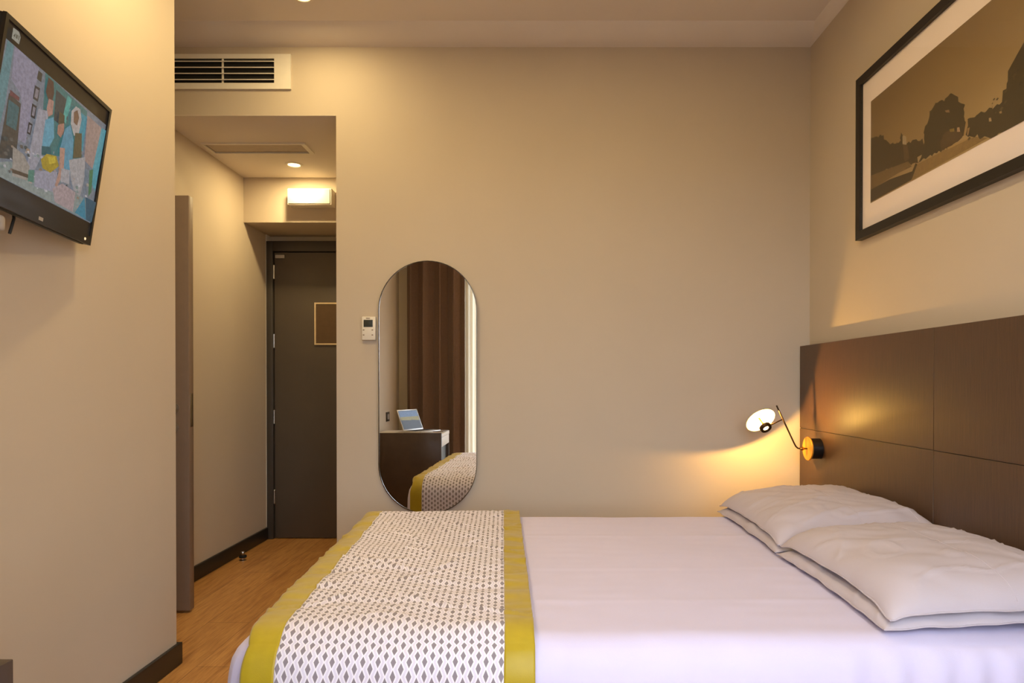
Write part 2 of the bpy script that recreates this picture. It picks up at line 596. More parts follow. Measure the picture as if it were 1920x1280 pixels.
def screen_mat(rgb):
    k = 'screen_%d_%d_%d' % rgb
    if k in MATS:
        return MATS[k]
    m = bpy.data.materials.new(k)
    m.use_nodes = True
    t = NT(m)
    f = t.noise(t.coords(), 110, 4, 0.6)
    c = lin(rgb)
    lo = tuple(x * 0.78 for x in c[:3]) + (1,)
    hi = tuple(x * 1.12 for x in c[:3]) + (1,)
    t.l(t.ramp(f, [(0.35, lo), (0.65, hi)]), t.b.inputs['Emission Color'])
    t.b.inputs['Emission Strength'].default_value = SCREEN
    t.b.inputs['Base Color'].default_value = (0.01, 0.01, 0.01, 1)
    t.b.inputs['Roughness'].default_value = 0.3
    t.b.inputs['Specular IOR Level'].default_value = 0.3
    MATS[k] = m
    return m


FLOOR = wood_floor()
HEADB = headboard_laminate()
DIAMOND = diamond_cloth()
PANE = glass_pane()
SHEER = sheer_cloth()
DISH_MAT = glowing_dish()

# ------------------------------------------------------------------ the room shell
YB = 3.235          # face of the back wall
XL = -1.418         # face of the left (television) wall
XR = 1.383          # face of the right (bed head) wall
YR = -0.20          # face of the rear (window) wall
YC = 2.518          # outer corner of the left wall
ZC = 2.84           # ceiling
XH = -1.92          # hall: left wall face
XHR = -0.95         # hall: right wall face
ZH = 2.458          # hall ceiling
YL = 4.21           # hall: face of the bulkhead over the entrance
ZL = 2.165          # underside of that bulkhead
YD = 4.563          # hall: plane of the entrance door

structure(MB().box(-2.7, 1.5, -0.4, 4.75, -0.1, 0.0).build('floor', FLOOR))
structure(MB().box(-2.7, 1.5, -0.4, YB + 0.1, ZC, ZC + 0.1).build('ceiling', CEIL))
structure(MB().box(XL - 0.1, XL, YR, YC, 0, ZC).box(-2.7, XL - 0.1, YC - 0.1, YC, 0, ZC)
          .box(-2.7, -2.6, YC, YB, 0, ZC).build('wall_left', WALL))
structure(MB().box(XR, XR + 0.1, YR, YB + 0.1, 0, ZC).build('wall_right', WALL))
structure(MB().box(-1.008, XR, YB, YB + 0.1, 0, ZC).box(-2.6, -1.008, YB, YB + 0.1, ZH + 0.002, ZC)
          .build('wall_back', WALL))
structure(MB().box(XL, -0.70, YR - 0.15, YR, 0, ZC).box(0.96, XR, YR - 0.15, YR, 0, ZC)
          .box(-0.70, 0.96, YR - 0.15, YR, 2.4, ZC).box(-0.70, 0.96, YR - 0.15, YR, 0, 0.1).build('wall_rear', WALL))
structure(MB().box(-2.6, XH, YC + 0.65, YB + 0.1, 0, ZH).box(XH - 0.1, XH, YB + 0.1, 4.7, 0, ZH).build('wall_hall_left', WALL))
structure(MB().box(XHR, XHR + 0.1, YB + 0.1, 4.7, 0, ZH).build('wall_hall_right', WALL))
structure(MB().box(XH, XHR, YL, 4.7, ZL, ZH).box(XH, XHR, 4.62, 4.7, 0, ZL).build('wall_hall_end', WALL))
structure(MB().box(-2.6, XHR + 0.1, YB + 0.1, 4.7, ZH, ZH + 0.08).box(-2.6, -1.009, YB + 0.0005, YB + 0.1, ZH, ZH + 0.0019).build('ceiling_hall', CEIL))

# plaster cornice: a shallow step and slope where the walls meet the ceiling
cor = MB()
prof = [(0, ZC - 0.038), (0.002, ZC - 0.038), (0.165, ZC - 0.004), (0.168, ZC), (0, ZC)]
cor.prism([(d, z) for d, z in prof], frame_matrix((-2.6, YB, 0), (0, -1, 0), (0, 0, 1), (1, 0, 0)), 2.6 + XR)
structure(cor.build('trim_1', CEIL, angle=60))
cor = MB()
cor.prism([(d * 0.3, z) for d, z in prof], frame_matrix((XR, YR, 0), (-1, 0, 0), (0, 0, 1), (0, 1, 0)), YB - YR)
structure(cor.build('trim_2', CEIL, angle=60))
structure(MB().box(XH, XH + 0.006, YD - 0.012, 4.62, 0.085, ZL).build('lit_sliver_strip', WHITE_PAINT))  # white strip painted in for the lit sliver of end wall

# baseboards
structure(MB().box(XL, XL + 0.016, YR, YC + 0.016, 0, 0.085, 0.003).box(XL - 0.25, XL, YC, YC + 0.016, 0, 0.085, 0.003).build('baseboard_left', BASEB))
structure(MB().box(XH, XH + 0.016, YB + 0.1, YD - 0.005, 0, 0.085, 0.003).build('baseboard_hall', BASEB))
structure(MB().box(-1.008, XR, YB - 0.016, YB, 0, 0.085, 0.003).build('baseboard_back', BASEB))

# entrance door at the end of the hall
fr = MB()
fr.box(XH + 0.006, -1.868, YD - 0.02, 4.62, 0, 2.118, 0.003)
fr.box(-1.868, -0.995, YD - 0.02, 4.62, 2.045, 2.118, 0.003)
fr.box(-0.995, XHR, YD - 0.02, 4.62, 0, 2.118, 0.003)
door = structure(fr.build('door_1', DOOR_FRAME))
MB().box(-1.864, -0.998, YD + 0.002, 4.61, 0.006, 2.041, 0.002).build('door_leaf', DOOR_PAINT, door)
for z in (1.90, 1.41, 0.87, 0.30):
    MB().cyl((-1.866, YD - 0.003, z - 0.05), (-1.866, YD - 0.003, z + 0.05), 0.008, 16, 0.002).build('hinge', STEEL, door)
MB().box(-1.855, -1.79, YD - 0.008, YD + 0.003, 1.998, 2.022, 0.002).build('door_plate', GREY_PLASTIC, door)
MB().cyl((-1.06, YD - 0.01, 1.02), (-1.06, YD + 0.004, 1.02), 0.026).tube(
    [(-1.06, YD - 0.005, 1.02), (-1.06, YD - 0.05, 1.02), (-1.075, YD - 0.06, 1.02), (-1.18, YD - 0.06, 1.02)], 0.009).build('door_handle', STEEL, door)

# the open inner door seen edge-on past the left wall
d2 = MB().box(-2.45, -1.67, 3.080, 3.122, 0.012, 2.012, 0.003)
door2 = structure(d2.build('door_2', DOOR_TAUPE))
MB().box(-1.671, -1.668, 3.088, 3.114, 0.90, 1.06, 0.001).build('latch_plate', STEEL, door2)
for z, r in ((0.99, 0.024), (0.895, 0.022)):
    k = MB().lathe([(0, 0), (r, 0), (r, 0.006), (r * 0.55, 0.009), (r * 0.5, 0.03), (r * 0.85, 0.036), (r * 0.85, 0.05), (0, 0.054)],
                   axis_matrix((-1.742, 3.08, z), (0, -1, 0)), 28)
    k.build('door_knob', STEEL, door2)

# window behind the camera, seen only in the mirror and by its daylight
w = MB()
for x0, x1 in ((-0.70, -0.65), (0.105, 0.185), (0.91, 0.96)):
    w.box(x0, x1, YR - 0.12, YR - 0.06, 0.1, 2.4, 0.004)
w.box(-0.70, 0.96, YR - 0.12, YR - 0.06, 2.34, 2.4, 0.004).box(-0.70, 0.96, YR - 0.12, YR - 0.06, 0.1, 0.17, 0.004)
win = structure(w.build('window_1', WHITE_PAINT))
for x0, x1 in ((-0.65, 0.105), (0.185, 0.91)):
    MB().box(x0, x1, YR - 0.094, YR - 0.086, 0.17, 2.34).build('pane', PANE, win)

# ------------------------------------------------------------------ ceiling lights
def downlight(x, y, z, power, label):
    t = thing('ceiling_downlight', (x, y, z), label, 'ceiling light', 'recessed ceiling downlights')
    MB().lathe([(0.036, 0.0), (0.052, 0.0), (0.052, -0.003), (0.047, -0.006), (0.038, -0.006), (0.036, -0.003)],
               Matrix.Translation((x, y, z)), 40, closed=True).build('trim_ring', WHITE_PAINT, t)
    MB().lathe([(0, -0.002), (0.036, -0.002), (0.036, -0.001), (0, -0.001)], Matrix.Translation((x, y, z)), 32).build('lens', LAMP_LENS, t)
    lamp_light('downlight_beam', (x, y, z - 0.008), power, 0.066, t)
    return t

downlight(-1.492, 3.955, ZH, P_HALL, 'small round recessed downlight in the low hall ceiling')
downlight(-1.045, 2.868, ZC, P_A, 'round recessed downlight in the high ceiling above the air grille')
for x, y, p, s in ((-1.02, 2.03, P_B, 'television'), (0.30, 2.0, P_C, 'bed'), (0.30, 0.35, P_D, 'window end of the room, added unseen for fill')):  # bed and window-end lamps are unseen, added to fill the light
    downlight(x, y, ZC, p, 'round recessed downlight in the high ceiling above the ' + s)

# ------------------------------------------------------------------ hall fittings
t = thing('access_panel', (-1.59, 3.67, ZH), 'narrow flush panel with pale rim set in the hall ceiling', 'ceiling panel')
MB().frame(rect(-1.880, -1.295, 3.595, 3.750), rect(-1.868, -1.320, 3.607, 3.740), Matrix.Translation((0, 0, ZH - 0.010)), 0.010).build('rim', WHITE_PAINT, t)
MB().box(-1.862, -1.325, 3.610, 3.730, ZH - 0.004, ZH).build('panel', mat('tan_ceiling_panel', (176, 160, 142), rough=0.6), t)
MB().box(-1.868, -1.320, 3.607, 3.740, ZH - 0.002, ZH).build('gap_shade_sheet', HOLE_SHADE, t)  # dark sheet paints the shade in the joint around the panel

t = thing('emergency_light', (-1.46, YL, 2.31), 'white box-shaped emergency light on the bulkhead above the entrance door', 'emergency light')
MB().box(-1.601, -1.316, YL - 0.085, YL, 2.256, 2.364, 0.006).build('housing', WHITE_PAINT, t)
MB().box(-1.592, -1.325, YL - 0.090, YL - 0.084, 2.264, 2.356, 0.003).build('diffuser', mat('opal_diffuser', (206, 198, 180), rough=0.5, var=0.01), t)

t = thing('notice_board', (-1.43, YD, 1.59), 'thin pale-framed rectangular notice hung on the dark entrance door', 'notice')
MB().frame(rect(-1.577, -1.285, 1.382, 1.683), rect(-1.566, -1.296, 1.393, 1.672), frame_matrix((0, YD + 0.002, 0), (1, 0, 0), (0, 0, 1), (0, -1, 0)), 0.010).build('frame', mat('pale_notice_frame', (214, 190, 150), rough=0.4), t)
MB().box(-1.567, -1.295, YD - 0.004, YD + 0.002, 1.392, 1.673).build('backing', mat('brown_notice_board', (92, 70, 46), rough=0.4), t)

t = thing('door_stop', (-1.835, 4.0, 0), 'small steel door stop with black rubber ring on the floor by the baseboard', 'door stop')
MB().lathe([(0, 0), (0.020, 0), (0.020, 0.004), (0.012, 0.008), (0.011, 0.045), (0.014, 0.05), (0.012, 0.056), (0, 0.058)], Matrix.Translation((-1.835, 4.0, 0)), 28).build('post', STEEL, t)
MB().lathe([(0.011, 0.018), (0.021, 0.019), (0.023, 0.025), (0.021, 0.032), (0.011, 0.033)], Matrix.Translation((-1.835, 4.0, 0)), 28).build('rubber_ring', RUBBER, t)

# ------------------------------------------------------------------ air grille on the back wall
t = thing('air_grille', (-1.58, YB, 2.675), 'pale wall air grille with horizontal slats high above the hall opening', 'air vent')
MF = frame_matrix((0, YB, 0), (1, 0, 0), (0, 0, 1), (0, -1, 0))
MB().frame(rect(-1.99, -1.232, 2.587, 2.762), rect(-1.907, -1.315, 2.617, 2.740), MF, 0.012).build('frame', WHITE_PAINT, t)
MB().box(-1.907, -1.315, YB - 0.003, YB, 2.617, 2.740).build('duct_shade_plate', HOLE_SHADE, t)  # flat black plate painted as the dark inside the grille
for k in range(4):
    z = 2.725 - k * 0.0305
    MB().box(-1.907, -1.316, -0.009, 0.009, -0.0022, 0.0022, M=Matrix.Translation((0, YB - 0.012, z)) @ Matrix.Rotation(math.radians(22), 4, 'X')).build('slat', WHITE_PAINT, t)
for x in (-1.575,):
    MB().box(x - 0.004, x + 0.004, YB - 0.011, YB - 0.002, 2.617, 2.740, 0.001).build('divider', WHITE_PAINT, t)

# ------------------------------------------------------------------ thermostat
t = thing('thermostat', (-0.841, YB, 1.385), 'small white wall thermostat with dark display beside the mirror', 'thermostat')
MB().box(-0.876, -0.806, YB - 0.018, YB, 1.326, 1.444, 0.004).build('case', WHITE_PAINT, t)
MB().box(-0.866, -0.820, YB - 0.0195, YB - 0.017, 1.392, 1.428, 0.001).build('display', LCD, t)
for x, z in ((-0.866, 1.377), (-0.822, 1.377), (-0.866, 1.352), (-0.822, 1.352)):
    MB().box(x - 0.004, x + 0.004, YB - 0.0195, YB - 0.017, z - 0.003, z + 0.003, 0.001).build('button', mat('grey_button', (150, 132, 112)), t)
MB().box(-0.854, -0.834, YB - 0.0190, YB - 0.017, 1.434, 1.438).build('name_mark', mat('grey_mark', (140, 120, 96)), t)

# ------------------------------------------------------------------ pill-shaped mirror
MX0, MX1, MZ0, MZ1 = -0.792, -0.2965, 0.452, 1.7245
mc = Vector(((MX0 + MX1) / 2, YB - 0.012, (MZ0 + MZ1) / 2))
t = thing('wall_mirror', mc, 'tall pill-shaped frameless mirror on the back wall behind the bed foot', 'mirror')
def pill(r, half, n=32):
    out = []
    for k in range(n + 1):
        a = PI * k / n
        out.append((r * math.cos(a), half + r * math.sin(a)))
    for k in range(n + 1):
        a = PI + PI * k / n
        out.append((r * math.cos(a), -half + r * math.sin(a)))
    return out
R_ = (MX1 - MX0) / 2
HALF = (MZ1 - MZ0) / 2 - R_
ML = frame_matrix((0, 0, 0), (1, 0, 0), (0, 0, 1), (0, -1, 0))
g = MB().prism(pill(R_ - 0.004, HALF), ML @ Matrix.Translation((0, 0, 0.002)), 0.0045)
g.build('glass', MIRROR, t, local=True, angle=30)
MB().frame(pill(R_, HALF), pill(R_ - 0.004, HALF), ML, 0.008).build('edge', MIRROR_EDGE, t, local=True)

# ------------------------------------------------------------------ bed
BX0, BX1, BY0, BY1, BZ = -0.735, 1.325, 1.385, 2.765, 0.545
BR = 0.075
FOOT_NEAR, FOOT_FAR = -0.682, -0.738      # the foot of the bed stands slightly askew
bed = thing('bed', (0.3, 2.07, 0), 'double bed with dark base under white linen against the headboard', 'bed')
MB().box(-0.62, 1.32, 1.44, 2.71, 0.12, 0.33, 0.02).build('base', BED_BASE, bed)
MB().box(-0.645, 1.32, 1.41, 2.74, 0.332, 0.52, 0.06, 4).build('mattress', LINEN, bed)
for x in (-0.52, 1.2):
    for y in (1.53, 2.62):
        MB().cyl((x, y, 0), (x, y, 0.122), 0.03, 20, 0.003).build('leg', BLACK_METAL, bed)

def bed_point(x, y, z, off=0.0):
    """nearest point on the rounded mattress block, pushed out by off"""
    xf = FOOT_NEAR + (FOOT_FAR - FOOT_NEAR) * min(1.0, max(0.0, (y - BY0) / (BY1 - BY0)))
    q = Vector((min(max(x, xf + BR), BX1 - 0.001), min(max(y, BY0 + BR), BY1 - BR), min(z, BZ - BR)))
    d = Vector((x, y, z)) - q
    d = d.normalized() if d.length > 1e-6 else Vector((0, 0, 1))
    return q + d * (BR + off)

def fb(x, y, z, s):
    return noise.noise(Vector((x * s, y * s, z * s)))

# white sheet over the mattress: a closed shell from the hem up and over
def build_sheet():
    bm = bmesh.new()
    NX, NY, NZ = 150, 110, 14
    zlow = 0.22
    def top(i, j):
        y = BY0 + (BY1 - BY0) * j / NY
        xf = FOOT_NEAR + (FOOT_FAR - FOOT_NEAR) * j / NY
        x = xf + (BX1 - xf) * i / NX
        return x, y
    V = {}
    def vert(x, y, z, i_):
        p = bed_point(x, y, z)
        if z < BZ - BR:
            p.z = z
        n = Vector((0.3 if x > BX0 + 0.1 else -1, -1 if y < BY0 + 0.1 else 0.2, 1))
        h = 0.0022 * fb(p.x + 3, p.y, p.z, 5) + 0.0012 * fb(p.x, p.y * 3 + 5, p.z, 7)
        if p.z > BZ - 0.02:
            # faint ironed creases across the bed and pull lines towards the pillows
            for cy, a in ((1.66, 0.0014), (1.95, 0.0012), (2.36, 0.0014)):
                h += a * math.exp(-((p.y - cy - 0.01 * fb(p.x, 1, 0, 2)) / 0.012) ** 2)
            h += 0.003 * max(0.0, p.x - 0.55) * math.sin(9 * p.x + 34 * (p.y - 0.8 * p.x) + 3 * fb(p.x, p.y, 2, 2)) * max(0.0, 0.5 + fb(p.x, p.y, 7, 3))
            p.z += h
        else:
            # drape folds down the near side and foot, deeper towards the hem and under the pillows
            k = min(1.0, (BZ - p.z) / 0.11)
            if y <= BY0 + 0.02:
                w = 0.35 + 0.65 * max(0.0, min(1.0, (p.x - 0.55) / 0.2))
                p.y -= k * w * (0.010 * fb(p.x * 2.2, 3, p.z * 0.3, 6) + 0.013 * math.sin(p.x * 74 + 2 * fb(p.x, 0, 0, 5)) * max(0, w - 0.4))
            if x <= -0.66 and i_ == 0:
                p.x -= k * (0.012 + 0.012 * fb(1, p.y * 2.0, p.z * 0.3, 6))
        return p
    def get(key, x, y, z):
        if key not in V:
            V[key] = bm.verts.new(vert(x, y, z, key[0]))
        return V[key]
    # top
    for i in range(NX):
        for j in range(NY):
            q = []
            for a, b in ((i, j), (i + 1, j), (i + 1, j + 1), (i, j + 1)):
                x, y = top(a, b)
                q.append(get((a, b, 0), x, y, BZ))
            bm.faces.new(q)
    # sides: near (j=0), foot (i=0), far (j=NY)
    ring = [(i, 0) for i in range(NX, -1, -1)] + [(0, j) for j in range(1, NY + 1)] + [(i, NY) for i in range(1, NX + 1)]
    for k in range(len(ring) - 1):
        for m_ in range(NZ):
            q = []
            for (a, b), mm in ((ring[k], m_), (ring[k], m_ + 1), (ring[k + 1], m_ + 1), (ring[k + 1], m_)):
                x, y = top(a, b)
                if mm == 0:
                    q.append(get((a, b, 0), x, y, BZ))
                else:
                    q.append(get((a, b, mm), x, y, BZ - (BZ - zlow) * (mm / NZ) ** 0.9))
            bm.faces.new(q)
    bmesh.ops.recalc_face_normals(bm, faces=bm.faces)
    me = bpy.data.meshes.new('bed_sheet')
    bm.to_mesh(me)
    bm.free()
    me.materials.append(LINEN)
    for p in me.polygons:
        p.use_smooth = True
    o = bpy.data.objects.new('bed_sheet', me)
    scene.collection.objects.link(o)
    return tag(o, 'smooth white sheet spread over the double bed and hanging down its sides', 'bed sheet')

build_sheet()

# bed runner: diamond cloth with chartreuse borders, laid across the foot of the bed
runner = thing('bed_runner', (-0.35, 2.07, BZ), 'quilted bed runner with grey diamonds and chartreuse borders across the bed foot', 'bed runner')
L_TOP = BY1 - BY0
DROP = 0.27
L_ALL = L_TOP + 2 * DROP
def runner_surface(edge0, edge1, off):
    """edge values give x at the far and near sides of the bed; returns position and uv functions"""
    def pos(a, b):
        s = b * L_ALL - DROP
        k = min(1.0, max(0.0, s / L_TOP))
        x0 = edge0[0] + (edge0[1] - edge0[0]) * k
        x1 = edge1[0] + (edge1[1] - edge1[0]) * k
        x = x0 + (x1 - x0) * a
        if s < 0:
            y, z = BY1, BZ + s
        elif s > L_TOP:
            y, z = BY0, BZ - (s - L_TOP)
        else:
            y, z = BY1 - s, BZ
        p = bed_point(x, y, z, off)
        if z < BZ - BR:
            p.z = z
        # soft rumples running across the runner
        h = 0.008 * fb(x * 1.3 + 4, y * 4.2, 0.3, 2.2) + 0.005 * fb(x * 2 + 9, y * 5, 1.7, 3.6) + 0.003 * fb(x * 3, y * 9 + 0.8 * x, 5.0, 4.4)
        r = abs(fb(x * 1.1 + 1.7 * y, y * 2.6 - 0.7 * x, 8.0, 2.9))
        h += 0.007 * max(0.0, 1 - r / 0.10) ** 2
        if 0 <= s <= L_TOP:
            damp = min(1.0, max(0.0, (y - BY0) / 0.13))
            p.z += (h + 0.004) * (0.2 + 0.8 * damp)
        else:
            p.y += (0.004 + 0.004 * fb(x * 3, 2, z, 5)) * (-1 if s > 0 else 1)
        return p
    def uv(a, b):
        return (edge0[0] + (edge1[0] - edge0[0]) * a, b * L_ALL)
    return pos, uv
E_LO, E_LI, E_RI, E_RO = (-0.722, -0.630), (-0.652, -0.560), (-0.140, -0.068), (-0.074, -0.002)
for nm, a0, a1, off, m_, nu in (('patterned_panel', E_LI, E_RI, 0.012, DIAMOND, 90), ('border', E_LO, E_LI, 0.0125, CHARTREUSE, 14), ('border', E_RI, E_RO, 0.0125, CHARTREUSE, 14)):
    pos, uv = runner_surface(a0, a1, off)
    o = MB().grid(pos, nu, 220, uv).build(nm, m_, runner, angle=180)
    sol = o.modifiers.new('thickness', 'SOLIDIFY')
    sol.thickness = 0.009
    sol.offset = -1.0
    if nm == 'border':
        o['label'] = 'plain chartreuse border'

# ------------------------------------------------------------------ pillows
def pillow(name, x0, x1, y0, y1, zl, zr, T, TD, floor_z, sag, seed, label, seams, ns=3.2, droop=0.0):
    """a filled pillow lying lengthwise along the headboard; zl, zr: height of its mid-plane at the bed side and at the headboard"""
    cx_, cy_ = (x0 + x1) / 2, (y0 + y1) / 2
    t = thing(name, (cx_, cy_, min(zl, zr)), label, 'pillow', 'white bed pillows')
    hx, hy = (x1 - x0) / 2, (y1 - y0) / 2
    def mid(s, q):
        return zl + (zr - zl) * (s + 1) / 2 - sag * abs(q) ** 3 - droop * (max(0.0, -s) ** 8 + 0.7 * abs(q) ** 10)
    def hgt(s, q):
        return (max(0.0, 1 - abs(s) ** ns) ** 0.55) * (max(0.0, 1 - abs(q) ** 5.5) ** 0.5)
    def at(s, q, sign, lift=0.0):
        wob = 0.006 * noise.noise(Vector((q * 3.1, seed, s)))
        x = cx_ + s * hx * (1 - 0.035 * (1 - q * q)) + wob * (1 if s < 0 else 0)
        y = cy_ + q * hy * (1 - 0.03 * (1 - s * s)) + 0.006 * noise.noise(Vector((seed + 4, s * 3.0, q)))
        h = hgt(s, q)
        env = min(1.0, h / 0.5)
        wr = 0.007 * noise.noise(Vector((s * 1.5 + seed, q * 2.4, sign))) + 0.0045 * noise.noise(Vector((s * 3.2, q * 5.5 + s * 2.5, seed + sign)))
        cr = abs(noise.noise(Vector((s * 1.6 + q * 1.4 + seed, q * 2.2 - s * 1.1, seed * 2.0))))
        wr += 0.006 * max(0.0, 1 - cr / 0.10) ** 2
        z = mid(s, q) + (T * h + wr * env if sign > 0 else -TD * h) + 0.004 * noise.noise(Vector((s * 4, q * 5, seed + 9))) * (1 - env)
        return Vector((x, y, max(z, floor_z) + lift))
    N1, N2 = 56, 90
    def ease(a):
        return math.sin((a - 0.5) * PI)
    mb = MB()
    tb = bmesh.new()
    top = [[None] * (N2 + 1) for _ in range(N1 + 1)]
    bot = [[None] * (N2 + 1) for _ in range(N1 + 1)]
    for i in range(N1 + 1):
        for j in range(N2 + 1):
            s, q = ease(i / N1), ease(j / N2)
            edge = i in (0, N1) or j in (0, N2)
            top[i][j] = tb.verts.new(at(s, q, 1))
            bot[i][j] = top[i][j] if edge else tb.verts.new(at(s, q, -1))
    for i in range(N1):
        for j in range(N2):
            tb.faces.new((top[i][j], top[i + 1][j], top[i + 1][j + 1], top[i][j + 1]))
            vs = (bot[i][j], bot[i][j + 1], bot[i + 1][j + 1], bot[i + 1][j])
            tb.faces.new(vs)
    bmesh.ops.recalc_face_normals(tb, faces=tb.faces)
    mb._take(tb)
    mb.build('case', PILLOWCASE, t, angle=180)
    # stitched hem all round and the flap seams on the upper side
    ring = []
    M_ = 60
    for k in range(M_):
        ring.append((ease(k / M_), -1.0))
    for k in range(M_):
        ring.append((1.0, ease(k / M_)))
    for k in range(M_):
        ring.append((-ease(k / M_), 1.0))
    for k in range(M_ + 1):
        ring.append((-1.0, -ease(k / M_)))
    MB().tube([at(s, q, 1) for s, q in ring], 0.0022, 8).build('hem', PILLOWCASE, t)
    for s0, bow in seams:
        pts = []
        for k in range(61):
            q = ease(k / 60) * 0.985
            pts.append(at(s0 + bow * (q * q), q, 1, -0.0002))
        MB().tube(pts, 0.0011, 6).build('seam', PILLOWCASE, t)
    return t

pillow('pillow', 0.782, 1.318, 2.084, 2.755, 0.560, 0.582, 0.042, 0.012, BZ + 0.005, 0.002, 1.3, 'white pillow under another, at the back wall end of the bed', [], 6.0)
pillow('pillow', 0.780, 1.318, 1.430, 2.066, 0.560, 0.578, 0.038, 0.012, BZ + 0.005, 0.002, 2.9, 'white pillow under another, at the near side of the bed', [], 6.0)
pillow('pillow', 0.793, 1.322, 2.095, 2.765, 0.617, 0.650, 0.058, 0.003, 0.58, 0.012, 5.1, 'white pillow on top of its stack, at the back wall end of the bed', [(0.10, 0.0), (0.80, 0.02)], 3.0, 0.018)
pillow('pillow', 0.793, 1.322, 1.425, 2.082, 0.620, 0.638, 0.055, 0.002, 0.58, 0.016, 7.7, 'white pillow on top of its stack, at the near side of the bed', [(0.10, 0.0), (0.80, 0.02)], 3.0, 0.018)

# ------------------------------------------------------------------ headboard
HX = 1.33
hb = thing('headboard', (HX + 0.02, 2.0, 0), 'dark brown wall-mounted headboard panels behind the pillows', 'headboard')
MB().box(HX + 0.004, XR - 0.001, 0.9, YB - 0.012, 0.05, 1.294).build('backing', BLACK_METAL, hb)
for y0, y1 in ((0.9, 2.139), (2.141, YB - 0.010)):
    for z0, z1 in ((0.05, 0.884), (0.886, 1.296)):
        MB().box(HX, HX + 0.03, y0, y1, z0, z1, 0.0008, 1).build('panel', HEADB, hb)

# ------------------------------------------------------------------ reading lamp on the headboard
LC = Vector((1.05, 3.0, 0.94))
LN = Vector((0.217, -0.711, -0.632)).normalized()
LY, LZ = 3.0, 0.803
lamp = thing('wall_reading_lamp', (HX, LY, LZ), 'lit brass wall reading lamp with round dish on the headboard', 'wall lamp')
MB().lathe([(0, 0), (0.046, 0), (0.048, 0.002), (0.048, 0.05), (0, 0.05)], axis_matrix((HX, LY, LZ), (-1, 0, 0)), 48).build('base', BLACK_METAL, lamp)
MB().lathe([(0, 0.05), (0.054, 0.05), (0.056, 0.052), (0.056, 0.056), (0.054, 0.058), (0, 0.058)], axis_matrix((HX, LY, LZ), (-1, 0, 0)), 48).build('face_plate', GOLD_FACE, lamp)
arm_pts = [(1.275, LY, LZ), (1.24, LY, LZ), (1.228, LY, LZ + 0.002), (1.219, LY, LZ + 0.010), (1.212, LY, LZ + 0.022), (1.1275, LY, 1.005)]
MB().tube(arm_pts, 0.0036, 12).build('arm', BRONZE, lamp)
MB().lathe([(0, 0), (0.007, 0.001), (0.009, 0.006), (0.009, 0.012), (0.006, 0.018), (0, 0.019)], axis_matrix((1.256, LY, LZ), (-1, 0, 0)), 24).build('joint', BRASS, lamp)
HUB = LC + LN * 0.053
side = (Vector((1.112, LY - 0.012, 0.9215)) - HUB)
MB().tube([(1.154, LY, 0.939), (1.135, LY - 0.003, 0.931), tuple(HUB + side * 0.98), tuple(HUB + side.normalized() * 0.024)], 0.003, 10).build('branch', BRONZE, lamp)
MA = axis_matrix(LC, LN)
MB().lathe([(0, -0.012), (0.03, -0.010), (0.06, -0.003), (0.070, 0.004), (0.0715, 0.0055), (0.0700, 0.0062), (0.06, 0.0005), (0.03, -0.0066), (0, -0.0086)], MA, 56).build('dish_shell', WHITE_PAINT, lamp)
MB().lathe([(0.0695, 0.0064), (0.06, 0.0012), (0.03, -0.0058), (0, -0.0078), (0, -0.0082), (0.03, -0.0062), (0.06, 0.0008), (0.0695, 0.0060)], MA, 56).build('dish', DISH_MAT, lamp)
MB().lathe([(0.004, 0.0455), (0.025, 0.0455), (0.0275, 0.0475), (0.0275, 0.060), (0.025, 0.064), (0.017, 0.064), (0.013, 0.060), (0.013, 0.056), (0.004, 0.056)], MA, 40, closed=True).build('hub', BRONZE, lamp)
MB().lathe([(0, 0.056), (0.0125, 0.056), (0.0125, 0.059), (0, 0.060)], MA, 24).build('led_lens', LAMP_LENS, lamp)
MB().lathe([(0.004, -0.008), (0.004, 0.056), (0, 0.056)], MA, 16).build('stem', BRASS, lamp)
d = bpy.data.lights.new('reading_lamp_bulb', 'POINT')
d.energy = P_LAMP
d.color = (1.0, 0.56, 0.13)
d.shadow_soft_size = 0.005
lo = bpy.data.objects.new('reading_lamp_bulb', d)
scene.collection.objects.link(lo)
lo.parent = lamp
lo.location = world_of(lamp).inverted() @ (LC + LN * 0.034 + Vector((0.010, 0, 0.003)))

# ------------------------------------------------------------------ flat artwork from outlines
def ragged(pts, amp, seed):
    """outline with its long edges broken up, for foliage"""
    rnd = random.Random(seed)
    out = []
    for i, (a, b) in enumerate(zip(pts, pts[1:] + pts[:1])):
        d = math.hypot(b[0] - a[0], b[1] - a[1])
        n = max(1, int(d / (amp * 1.6)))
        for k in range(n):
            f = k / n
            out.append((a[0] + (b[0] - a[0]) * f + rnd.uniform(-amp, amp), a[1] + (b[1] - a[1]) * f + rnd.uniform(-amp, amp)))
    return out

def layered_flat(name, base, shapes, M, step, matfn, parent):
    """outlines (u, v) stacked a hair's breadth apart on one flat sheet"""
    bm = bmesh.new()
    mats = []
    allsh = [base] + list(shapes)
    for i, (rgb, pts) in enumerate(allsh):
        m = matfn(rgb)
        if m not in mats:
            mats.append(m)
        vs = [bm.verts.new((u, v, i * step)) for u, v in pts]
        f = bm.faces.new(vs)
        f.material_index = mats.index(m)
        f.normal_update()
        if f.normal.z < 0:
            f.normal_flip()
    bmesh.ops.triangulate(bm, faces=[f for f in bm.faces if len(f.verts) > 4])
    bmesh.ops.transform(bm, matrix=M, verts=bm.verts)
    me = bpy.data.meshes.new(name)
    bm.to_mesh(me)
    bm.free()
    for m in mats:
        me.materials.append(m)
    o = bpy.data.objects.new(name, me)
    scene.collection.objects.link(o)
    o.parent = parent
    return o

